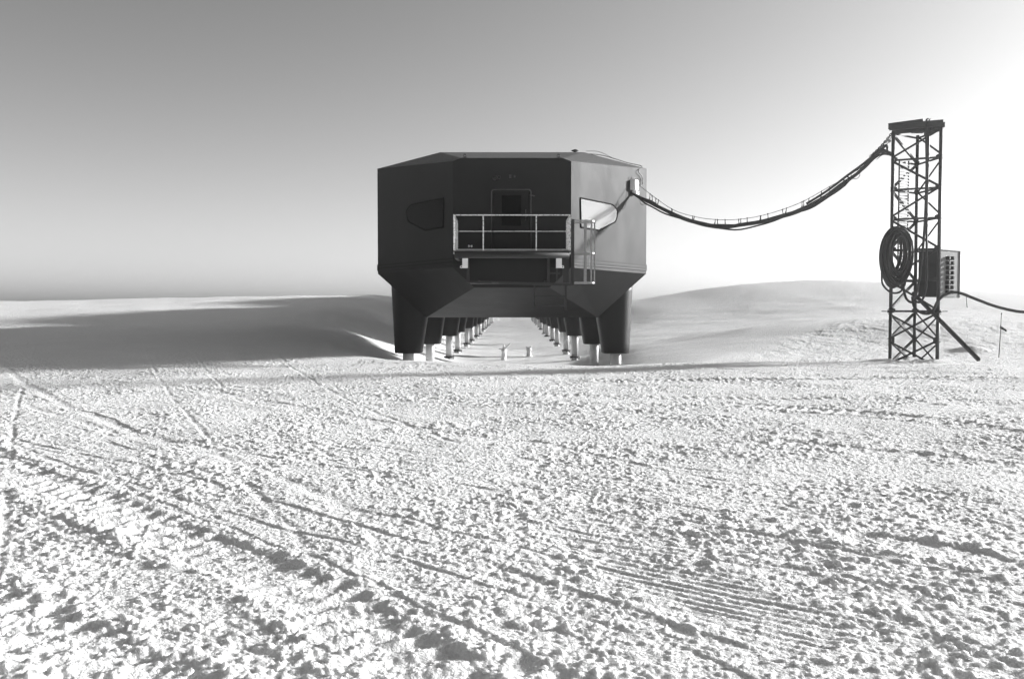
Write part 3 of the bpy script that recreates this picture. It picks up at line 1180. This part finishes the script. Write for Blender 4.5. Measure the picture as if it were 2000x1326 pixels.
LEV = [7.46, 6.58, 5.62, 4.66, 3.66, 2.66, 1.66]
faces = [('L', 'R', 0), ('M', 'R', 1), ('L', 'M', 1)]
for a, b, ph in faces:
    mid = (LEGP[a] + LEGP[b]) / 2
    outw = (mid - TC).normalized()
    for i, z in enumerate(LEV):
        if (a, b) == ('M', 'R') and 1.9 < z < 3.6:
            continue                       # the cabinet sits in this bay
        if i == 0 or i >= 0:
            MB().angle(tp(a, z) + outw * 0.02, tp(b, z) + outw * 0.02, 0.06, 0.010, Vector((0, 0, -1))).build('horizontal_brace', 'mast', mast)
    for i in range(len(LEV) - 1):
        z0, z1 = LEV[i], LEV[i + 1]
        if (a, b) == ('M', 'R') and z0 < 4.0:
            continue
        flip = (i + ph) % 2 == 0
        p, q = (b, a) if flip else (a, b)
        MB().angle(tp(p, z0 - 0.04) + outw * 0.03, tp(q, z1 + 0.04) + outw * 0.03, 0.062, 0.010, outw).build('diagonal_brace', 'mast', mast)
    # splayed lower section: two storeys of crossed braces
    for z0, z1, both in ((1.55, 0.72, True), (0.66, -0.12, True)):
        for p, q, o in ((a, b, 0.03), (b, a, 0.045)):
            MB().angle(tp(p, z0) + outw * o, tp(q, z1) + outw * o, 0.06, 0.010, outw).build('diagonal_brace', 'mast', mast)
# gusset plates at the nodes
for k in 'LMR':
    others = [x for x in 'LMR' if x != k]
    for z in LEV[1:]:
        for o in others:
            d = (LEGP[o] - LEGP[k]).normalized()
            n = d.cross(Vector((0, 0, 1)))
            c = tp(k, z)
            MB().prism([c + d * 0.03 + Vector((0, 0, 0.10)), c + d * 0.14 + Vector((0, 0, 0.05)), c + d * 0.14 - Vector((0, 0, 0.05)), c + d * 0.03 - Vector((0, 0, 0.10))], n, 0.012).build('gusset', 'mast', mast)
    for o in others:
        d = (LEGP[o] - LEGP[k]).normalized()
        n = d.cross(Vector((0, 0, 1)))
        c = tp(k, 0.69)
        MB().prism([c + d * 0.03 + Vector((0, 0, 0.14)), c + d * 0.13 + Vector((0, 0, 0.08)), c + d * 0.13 - Vector((0, 0, 0.08)), c + d * 0.03 - Vector((0, 0, 0.14))], n, 0.012).build('gusset', 'mast', mast)


# head beams (channels) lying across the mast top
def channel(p, q, depth, width, open_dir):
    mb = MB()
    p, q = Vector(p), Vector(q)
    o = Vector(open_dir).normalized()
    u = Vector((0, 0, 1))
    mb.bar(p, q, 0.012, depth)
    for s in (-1, 1):
        c = u * (s * (depth / 2 - 0.006)) + o * (width / 2 + 0.006)
        mb.bar(p + c, q + c, width, 0.012)
    return mb


lr = (LEGP['R'] - LEGP['L']).normalized()
nlr = Vector((lr.y, -lr.x, 0))
if nlr.y > 0:
    nlr = -nlr
b0 = tp('L', 7.62) - lr * 0.12 + nlr * 0.07
b1 = tp('R', 7.62) + lr * 0.06 + nlr * 0.07
channel(b0, b1, 0.20, 0.07, nlr).build('head_beam', 'mast', mast)
channel(b0 - nlr * 0.62 + lr * 0.1, b1 - nlr * 0.62 - lr * 0.15, 0.20, 0.07, -nlr).build('head_beam', 'mast', mast)
h0 = at_y(1735, 247, 29.0)
h1 = at_y(1803, 238, 28.25)
channel(h0, h1, 0.19, 0.06, (0.5, 1, 0)).build('head_beam', 'mast', mast)
c0 = tp('M', 7.58)
MB().bar(c0 + Vector((0.3, 0.1, 0)), tp('R', 7.58) + Vector((0.05, -0.05, 0)), 0.09, 0.16).build('head_beam', 'mast', mast)
MB().box((TC.x - 0.06, TC.y - 0.25, 7.50), (TC.x + 0.30, TC.y + 0.3, 7.53)).build('head_plate', 'mast', mast)
# cable ladder inside the left face
l0 = LEGP['L'] * 0.80 + LEGP['M'] * 0.20 + (TC - LEGP['L']).normalized() * 0.05
l1 = LEGP['L'] * 0.42 + LEGP['M'] * 0.58 + (TC - LEGP['L']).normalized() * 0.05
for p in (l0, l1):
    MB().box((p.x - 0.02, p.y - 0.012, 2.7), (p.x + 0.02, p.y + 0.012, 6.62)).build('ladder_stile', 'trim', mast)
for k in range(38):
    z = 2.75 + 0.1 * k
    MB().bar((l0.x, l0.y, z), (l1.x, l1.y, z), 0.05, 0.04).build('ladder_rung', 'trim', mast)
# stout raking stay from inside the mast down into the snow
ft = on_ground(1903, 694, bz(17.2, 32.3))
tpz = at_y(1783, 572, 29.0)
MB().bar(tpz, ft + (ft - tpz).normalized() * 0.25, 0.10, 0.10, (0, 1, 0)).build('raking_stay', 'mast', mast, bevel=0.02)
stay_foot = ft

# ------------------------------------------------------------------ socket cabinet in the mast
C0 = Vector((13.86, 28.17, 0))
du = Vector((0.8, 0.6, 0))
dv = Vector((-0.6, 0.8, 0))
CM = Matrix.Translation(C0) @ Matrix(((du.x, dv.x, 0, 0), (du.y, dv.y, 0, 0), (0, 0, 1, 0), (0, 0, 0, 1)))
cab = empty('socket_cabinet', (C0.x, C0.y, 2.1))
tag(cab, 'grey sheet-steel cabinet with two columns of round sockets, fixed in the mast', 'cabinet')
CW, CD, CZ0, CZ1 = 1.18, 0.74, 2.10, 3.60
MB().box((0, 0, CZ0), (CW, CD, CZ1), CM).build('body', 'cabinet', cab, bevel=0.012)
MB().box((-0.025, 0.0, CZ0 + 0.02), (-0.003, CD, CZ1 - 0.02), CM).build('side_panel', 'dark_steel', cab)
MB().box((-0.02, -0.03, CZ1 + 0.003), (CW + 0.03, CD, CZ1 + 0.03), CM).build('lid', 'cabinet', cab)
MB().box((CW + 0.003, -0.035, CZ0 - 0.02), (CW + 0.035, 0.05, CZ1 + 0.002), CM).build('corner_post', 'galv', cab)
MB().box((0.0, -0.02, CZ0 - 0.035), (CW, 0.05, CZ0 - 0.003), CM).build('sill', 'cabinet', cab)
for r in range(8):
    z = 3.36 - r * 0.158
    for c in range(2):
        x = 0.34 + c * 0.28
        a = CM @ Vector((x, -0.002, z))
        b = CM @ Vector((x, -0.09, z))
        d = CM @ Vector((x, -0.11, z))
        s = MB().tube([a, b, d], [0.062, 0.062, 0.05], 12).build('socket', 'socket', cab)
        MB().tube([CM @ Vector((x, -0.108, z)), CM @ Vector((x, -0.118, z))], 0.02, 8).build('socket_pin', 'trim', s)

# ------------------------------------------------------------------ coil of spare cable hung on the mast
CQ = at_y(1750, 500, 28.1)
coil = empty('cable_coil', (CQ.x, CQ.y, CQ.z - 0.9))
tag(coil, 'large oval coil of thick black cable hanging on the mast', 'cable coil')
cr = random.Random(3)
ax = Vector((0.97, 0.22, 0)).normalized()
for k in range(24):
    q = cr.random()
    rx = 0.27 + 0.24 * q
    rz = 0.55 + 0.32 * q + 0.05 * cr.random()
    if k >= 22:
        rx, rz = 0.50, 0.92
    ox, oz = cr.uniform(-0.08, 0.06), cr.uniform(-0.07, 0.05) + (0.86 - rz) * 0.35
    dy = (k - 12) * 0.015
    tl = cr.uniform(-0.28, 0.12)
    pts = []
    for j in range(40):
        t = 2 * math.pi * j / 40
        e = rx * math.cos(t) * (1 + 0.10 * math.sin(t))
        f = rz * math.sin(t)
        pts.append(CQ + ax * (ox + e * math.cos(tl) - f * math.sin(tl) * 0.35) + Vector((0, dy + 0.03 * math.sin(2 * t + k), oz + f + 0.3 * e * math.sin(tl))))
    MB().tube(pts, 0.038, 8, closed=True).build('cable_turn', 'cable', coil)
hang = CQ + Vector((0.08, 0.05, 0.62))
MB().tube([hang + Vector((0, 0, -0.25)), hang + Vector((0.02, 0.1, 0.1)), tp('L', 4.6) + Vector((0.22, 0.1, 0))], 0.016, 6).build('hanging_strap', 'cable', coil)
# slack loops under the coil
for (pts, r) in (([(1722, 530), (1724, 555), (1740, 571), (1758, 570), (1768, 553), (1764, 545)], 0.032),
                 ([(1727, 535), (1738, 553), (1755, 560), (1765, 556)], 0.030),
                 ([(1733, 545), (1748, 556), (1762, 561)], 0.026)):
    MB().tube(smooth_path([at_y(px, py, 28.05) for px, py in pts]), r, 8).build('slack_loop', 'cable', coil)

# cables running down the mast from the head to the cabinet
for i, (pts, r, lab) in enumerate((
        ([(1817, 238, 28.3), (1811, 234, 28.25), (1809, 252, 28.15), (1810, 330, 28.12), (1808, 400, 28.1), (1806, 440, 28.05), (1803, 480, 28.0), (1798, 530, 28.0), (1790, 572, 28.1), (1782, 590, 28.3), (1770, 583, 28.6), (1764, 560, 28.8), (1762, 540, 28.9)], 0.040,
         'thick black cable hanging down the mast, the left of the two, looping below the cabinet'),
        ([(1822, 240, 28.4), (1816, 235, 28.3), (1814, 255, 28.12), (1812, 340, 28.1), (1810, 430, 28.05), (1810, 500, 28.0), (1810, 545, 27.98), (1806, 575, 27.98), (1797, 590, 28.1), (1786, 588, 28.4)], 0.036,
         'black cable hanging straight down in front of the cabinet, the right of the two'),
        ([(1782, 580, 28.3), (1786, 600, 28.1), (1800, 611, 28.0), (1815, 612, 27.95), (1824, 603, 27.85), (1832, 588, 27.7), (1845, 576, 27.5), (1862, 571, 27.35), (1880, 574, 27.2), (1900, 582, 27.1), (1940, 597, 26.9), (1975, 606, 26.7), (2005, 610, 26.5), (2100, 616, 26.0), (2250, 600, 25.4)], 0.045,
         'thick black cable arching from under the cabinet out to the right edge'))):
    o = MB().tube(smooth_path([at_y(px, py, y) for px, py, y in pts], 6), r, 8).build('mast_cable', 'cable')
    tag(o, lab, 'cable')
    if i == 2:
        c1, c2 = at_y(1872, 573, 27.25), at_y(1887, 577, 27.15)
        MB().tube([c1 + Vector((0, 0, 0.05)), c1 + Vector((0.0, -0.05, -0.03))], 0.03, 8).build('cable_tie', 'cable', o)
        MB().tube([c2 + Vector((0, 0, 0.05)), c2 + Vector((0.01, 0, -0.15)), c2 + Vector((0.04, 0, -0.38))], 0.011, 6).build('cable_tie_tail', 'cable', o)

# ------------------------------------------------------------------ overhead cable span from station to mast
PA = JB + NR * 0.12
PB = tp('L', 6.5)
pl = Vector((PB.x - PA.x, PB.y - PA.y, 0)).normalized()
PN = Vector((pl.y, -pl.x, 0))


def span(px, py):
    return on_plane(px, py, PA, PN)


span_root = empty('overhead_cables', (PA.x, PA.y, 3.0))
tag(span_root, 'sagging bundle of black cables hung on a wire between station and mast', 'cable bundle')
MAIN = [(1228, 374), (1250, 386), (1272, 397), (1310, 419), (1360, 435), (1410, 443), (1460, 440), (1510, 429), (1560, 411), (1600, 393), (1640, 366), (1680, 334), (1706, 308), (1722, 298), (1741, 302)]
for k in range(5):
    kr = random.Random(20 + k)
    pts = []
    base = smooth_path([Vector((a, b, 0)) for a, b in MAIN], 4)
    ph = kr.uniform(0, 6)
    for i, v in enumerate(base):
        t = i / (len(base) - 1)
        env = math.sin(math.pi * min(1, t * 6 + 0.1) / 2)
        dz = ((k - 2) * 1.7 + 1.9 * math.sin(t * 26 + ph) + 0.8 * math.sin(t * 61 + 2 * ph)) * 0.85
        if k == 4:
            dz += 3.0 * max(0, math.sin(t * 20 - 1.0)) * (1 if t < 0.75 else 0)
        p = span(v.x, v.y + dz * env)
        p += PN * (0.03 * math.sin(t * 15 + ph + k))
        pts.append(p)
    MB().tube(pts, 0.037 if k < 3 else 0.030, 7).build('cable', 'cable', span_root)
# upper branch that leaves the bundle towards the mast head
UP = [(1575, 398), (1600, 383), (1625, 366), (1655, 343), (1680, 325), (1705, 305), (1722, 291), (1733, 283)]
MB().tube(smooth_path([span(*p) for p in UP]), 0.042, 7).build('cable', 'cable', span_root)
MB().tube(smooth_path([span(*p) for p in ((1722, 291), (1730, 284), (1733, 292), (1728, 300))]), 0.04, 7).build('cable', 'cable', span_root)
ST = [(1236, 352), (1275, 383), (1315, 410), (1355, 423), (1395, 429), (1440, 429), (1485, 422), (1530, 409), (1572, 392), (1620, 365), (1655, 345), (1695, 318), (1730, 285), (1742, 266)]
MB().tube(smooth_path([span(*p) for p in ST], 5), 0.011, 5).build('carrier_wire', 'wire', span_root)


def yat(path, x):
    for (x0, y0), (x1, y1) in zip(path[:-1], path[1:]):
        if x0 <= x <= x1:
            return y0 + (y1 - y0) * (x - x0) / (x1 - x0)
    return path[-1][1]


hr = random.Random(9)
for x in (1270, 1274, 1282, 1286, 1312, 1314, 1353, 1356, 1398, 1401, 1416, 1443, 1448, 1459, 1486, 1487, 1500, 1529, 1536, 1567, 1571, 1580, 1605, 1620):
    a = span(x + hr.uniform(-1, 1), yat(ST, x) - 1)
    b = span(x - 3 + hr.uniform(-2, 3), yat(MAIN, x - 2) + 1)
    MB().tube([a, (a + b) / 2 + Vector((0.02, 0, 0)), b], 0.021, 5).build('hanger', 'cable', span_root)
for px in (1652, 1660):
    MB().tube([span(px - 6, yat(UP, px - 6)), span(px, yat(MAIN, px))], 0.03, 6).build('hanger', 'cable', span_root)
lc = span(1671, 341)
MB().tube([lc + pl * (0.14 * math.cos(t)) + Vector((0, 0, 0.15 * math.sin(t))) for t in [k * math.pi / 12 for k in range(24)]], 0.012, 6, closed=True).build('wire_loop', 'cable', span_root)
MB().tube(smooth_path([span(1712, 312), span(1724, 303), span(1740, 304)]), 0.012, 6).build('wire_loop', 'cable', span_root)
MB().tube(smooth_path([span(1243, 367), span(1249, 379), span(1250, 393), span(1254, 400), span(1267, 396)]), 0.010, 6).build('wire_loop', 'cable', span_root)

# chain tying the cables to the mast head
ch0, ch1 = span(1700, 306), span(1744, 258)
chain = empty('anchor_chain', (ch0.x, ch0.y, ch0.z))
tag(chain, 'steel chain running from the cable bundle up to the top of the mast', 'chain')
NL_ = 16
cd = (ch1 - ch0)
for k in range(NL_):
    t = (k + 0.5) / NL_
    c = ch0 + cd * t + Vector((0, 0, -0.05 * math.sin(math.pi * t)))
    d = cd.normalized()
    sidev = PN if k % 2 == 0 else d.cross(PN).normalized()
    w = d.cross(sidev).normalized()
    pts = []
    for j in range(14):
        a = 2 * math.pi * j / 14
        pts.append(c + d * (0.052 * math.cos(a)) + w * (0.032 * math.sin(a)))
    MB().tube(pts, 0.014, 5, closed=True).build('chain_link', 'dark_steel', chain)
sh = span(1734, 276)
MB().tube([sh + Vector((-0.08, 0, -0.03)), sh + Vector((0.0, 0, 0.04)), sh + Vector((0.08, 0, -0.02))], 0.05, 8).build('shackle', 'galv', chain)

# thin wires on the roof edge and facet
rw = [on_plane(1140, 300.5, HP['Rr'], Vector((0, 1, 0))), HP['Rr'] * 0.7 + HP['Wr'] * 0.3 + Vector((0, -0.05, 0.06)), HP['Rr'] * 0.3 + HP['Wr'] * 0.7 + Vector((0, -0.05, 0.03)), HP['Rr'] * 0.08 + HP['Wr'] * 0.92 + Vector((0, -0.08, 0.03))]
fac = [on_plane(px, py, HP['Br'], NR) + NR * 0.06 for px, py in ((1244, 334), (1251, 345), (1253, 356), (1250, 364), (1240, 364))]
o = MB().tube(smooth_path(rw + fac, 6), 0.016, 6).build('roof_wire', 'cable')
tag(o, 'thin black wire along the right roof edge, curling down the lit facet', 'wire')
MB().tube(smooth_path([HP['Rr'] + Vector((0.1, -0.1, 0.03)), HP['Rr'] * 0.75 + HP['Wr'] * 0.25 + Vector((0, -0.1, 0.16)), HP['Rr'] * 0.5 + HP['Wr'] * 0.5 + Vector((0, -0.1, 0.03))], 6), 0.009, 5).build('loose_strand', 'cable', o)
for px, py in ((1251, 353), (1249, 350)):
    c = on_plane(px, py, HP['Br'], NR) + NR * 0.08
    MB().tube([c + tdir * (0.05 * math.cos(t)) + Vector((0, 0, 0.05 * math.sin(t))) for t in [k * math.pi / 5 for k in range(10)]], 0.009, 5, closed=True).build('wire_knot', 'cable', o)
o = MB().tube(smooth_path([on_plane(px, py, HP['Br'], NR) + NR * 0.08 for px, py in ((1231, 345), (1230, 350), (1233, 352), (1236, 347), (1240, 352), (1246, 358))], 5), 0.012, 5).build('cable_clamp', 'cable')
tag(o, 'small bent black wire clamp above the white box on the lit facet', 'wire')

# ------------------------------------------------------------------ marker cane with a rag of flag
mp = on_ground(1951, 689, bz(19.2, 34.2))
cane = empty('marker_flag', (mp.x, mp.y, mp.z))
tag(cane, 'thin leaning cane with a small dark flag, stuck in the snow right of the mast', 'marker flag')
tip = at_y(1956, 613, mp.y)
MB().tube([mp - Vector((0, 0, 0.15)), mp * 0.5 + tip * 0.5 + Vector((0.01, 0, 0)), tip], [0.013, 0.012, 0.010], 7).tube([tip - Vector((0, 0, 0.02)), tip + Vector((0, 0, 0.03))], 0.017, 7).build('cane', 'bamboo', cane)
f0 = at_y(1954, 636, mp.y)
fl = MB()
vs, fs = [], []
for i in range(7):
    t = i / 6.0
    c = f0 + Vector((0.20 * t, 0.03 * math.sin(6 * t), 0.02 - 0.17 * t))
    hgt = 0.10 * (1 - 0.55 * t)
    vs += [c + Vector((0, 0.004, 0)), c + Vector((-0.02, 0.01 * math.sin(9 * t), -hgt)), c + Vector((0, -0.004, 0)), c + Vector((-0.02, 0.01 * math.sin(9 * t) - 0.008, -hgt))]
for i in range(6):
    a, b = i * 4, (i + 1) * 4
    fs += [(a, b, b + 1, a + 1), (a + 2, a + 3, b + 3, b + 2), (a, a + 2, b + 2, b), (a + 1, b + 1, b + 3, a + 3)]
fl.add(vs, fs, True).build('flag', 'flag', cane)


# ------------------------------------------------------------------ rime-crusted stumps under the station
def stump(px, py, y, h, w, seed, lab, arms):
    r = random.Random(seed)
    b = at_y(px, py, y)
    z0 = bz(b.x, y) - 0.1
    root = Vector((b.x, y, z0))
    rings = []
    n = 14
    for k in range(11):
        t = k / 10
        rad = w * (0.95 - 0.25 * math.sin(t * 3.0) + 0.1 * r.random()) * (1 if k < 10 else 0.5)
        ring = []
        for j in range(n):
            a = 2 * math.pi * j / n
            q = rad * (1 + 0.22 * r.uniform(-1, 1))
            ring.append(root + Vector((q * math.cos(a), q * math.sin(a), t * h + 0.05 * r.uniform(-1, 1))))
        rings.append(ring)
    mb = MB().loft(rings)
    for (dx, dz, L) in arms:
        p = root + Vector((0, 0, h * 0.95))
        pts = [p + Vector((dx * q * L + 0.03 * r.uniform(-1, 1), 0, dz * q * L)) for q in (-0.2, 0.3, 0.65, 1.0)]
        mb.tube(pts, [w * 0.45, w * 0.32, w * 0.28, w * 0.08], 8)
    o = mb.build('snow_stump', 'ice')
    tag(o, lab, 'snow stump', 'rime stumps under the station')


stump(984, 704, 66.0, 0.95, 0.22, 1, 'forked rime-crusted post under the station, left of the two', ((0.05, 1, 0.45), (0.8, 0.7, 0.75), (-0.9, 0.1, 0.45)))
stump(1033, 693, 70.0, 0.75, 0.24, 2, 'blunt rime-crusted post under the station, right of the two', ((-0.6, 0.4, 0.4), (0.55, 0.6, 0.4)))


# ------------------------------------------------------------------ loose snow clods thrown up by vehicles
def clods():
    r = np.random.default_rng(5)
    base = bmesh.new()
    bmesh.ops.create_icosphere(base, subdivisions=2, radius=1.0)
    V0 = np.array([v.co[:] for v in base.verts])
    F0 = np.array([[v.index for v in f.verts] for f in base.faces])
    base.free()
    variants = []
    for k in range(10):
        f = V0.copy()
        for j in range(9):                       # chop with random planes -> angular lumps
            n = r.normal(size=3)
            n /= np.linalg.norm(n)
            d = r.uniform(0.55, 0.9)
            q = f @ n
            over = np.maximum(q - d, 0)
            f -= over[:, None] * n[None, :]
        f *= 1 + 0.08 * r.normal(size=(len(f), 1))
        variants.append(f * np.array([1.15, 0.9, 0.55]))
    pts = []
    for kind, line, w, st in TRACKS:
        if kind == 'groove':
            continue
        sp = smooth_path([Vector((p[0], p[1], 0)) for p in line], 6)
        for a, b in zip(sp[:-1], sp[1:]):
            L = (b - a).length
            for _ in range(int(L * (4 if kind == 'tread' else 1.2) * st)):
                t = r.random()
                nrm = Vector((-(b - a).y, (b - a).x, 0)).normalized()
                p = a.lerp(b, t) + nrm * (r.normal() * (0.32 if kind == 'tread' else 0.14))
                pts.append((p.x, p.y, 0.007 + 0.020 * r.random() ** 3))
    for _ in range(4200):
        y = 3.5 + 20 * r.random() ** 1.3
        x = r.uniform(-0.72, 0.72) * y
        pts.append((x, y, 0.005 + 0.018 * r.random() ** 4))
    pts = [p for p in pts if 3.0 < math.hypot(p[0], p[1]) < 26 and abs(p[0]) < 0.8 * p[1]]
    P = np.array(pts)
    Z = ground_height(P[:, 0], P[:, 1])
    vs, fs = [], []
    nv = len(V0)
    for i, (x, y, s) in enumerate(pts):
        v = variants[r.integers(10)]
        a = r.uniform(0, 2 * np.pi)
        c, sn = np.cos(a), np.sin(a)
        tl = r.uniform(-0.5, 0.5)
        R = np.array([[c, -sn, 0], [sn, c, 0], [0, 0, 1]]) @ np.array([[1, 0, 0], [0, np.cos(tl), -np.sin(tl)], [0, np.sin(tl), np.cos(tl)]])
        vs.append((v * s) @ R.T + np.array([x, y, Z[i] + s * 0.3]))
        fs.append(F0 + i * nv)
    Vv = np.concatenate(vs).astype(np.float32)
    Ff = np.concatenate(fs).astype(np.int32)
    me = bpy.data.meshes.new('snow_clods')
    me.vertices.add(len(Vv))
    me.vertices.foreach_set('co', Vv.ravel())
    me.loops.add(len(Ff) * 3)
    me.loops.foreach_set('vertex_index', Ff.ravel())
    me.polygons.add(len(Ff))
    me.polygons.foreach_set('loop_start', (np.arange(len(Ff)) * 3).astype(np.int32))
    me.update(calc_edges=True)
    me.polygons.foreach_set('use_smooth', np.ones(len(Ff), dtype=bool))
    me.materials.append(M['snow'])
    o = bpy.data.objects.new('snow_clods', me)
    COL.objects.link(o)
    tag(o, 'loose white snow clods strewn over the trodden foreground', 'snow clods', kind='stuff')
    print('clods', len(pts), 'tris', len(Ff))


clods()

# ------------------------------------------------------------------ blowing-snow haze
hz = MB().box((-2300, -2300, -6.0), (2300, 2300, 10.6))
hm = bpy.data.materials.new('haze')
hm.use_nodes = True
ht = hm.node_tree
ht.nodes.clear()
ho = ht.nodes.new('ShaderNodeOutputMaterial')
hv = ht.nodes.new('ShaderNodeVolumePrincipled')
hv.inputs['Color'].default_value = (0.95, 0.95, 0.95, 1)
hv.inputs['Density'].default_value = 0.0016
hv.inputs['Anisotropy'].default_value = 0.88
ht.links.new(hv.outputs[0], ho.inputs['Volume'])
h = hz.build('haze', hm)
h['kind'] = 'stuff'
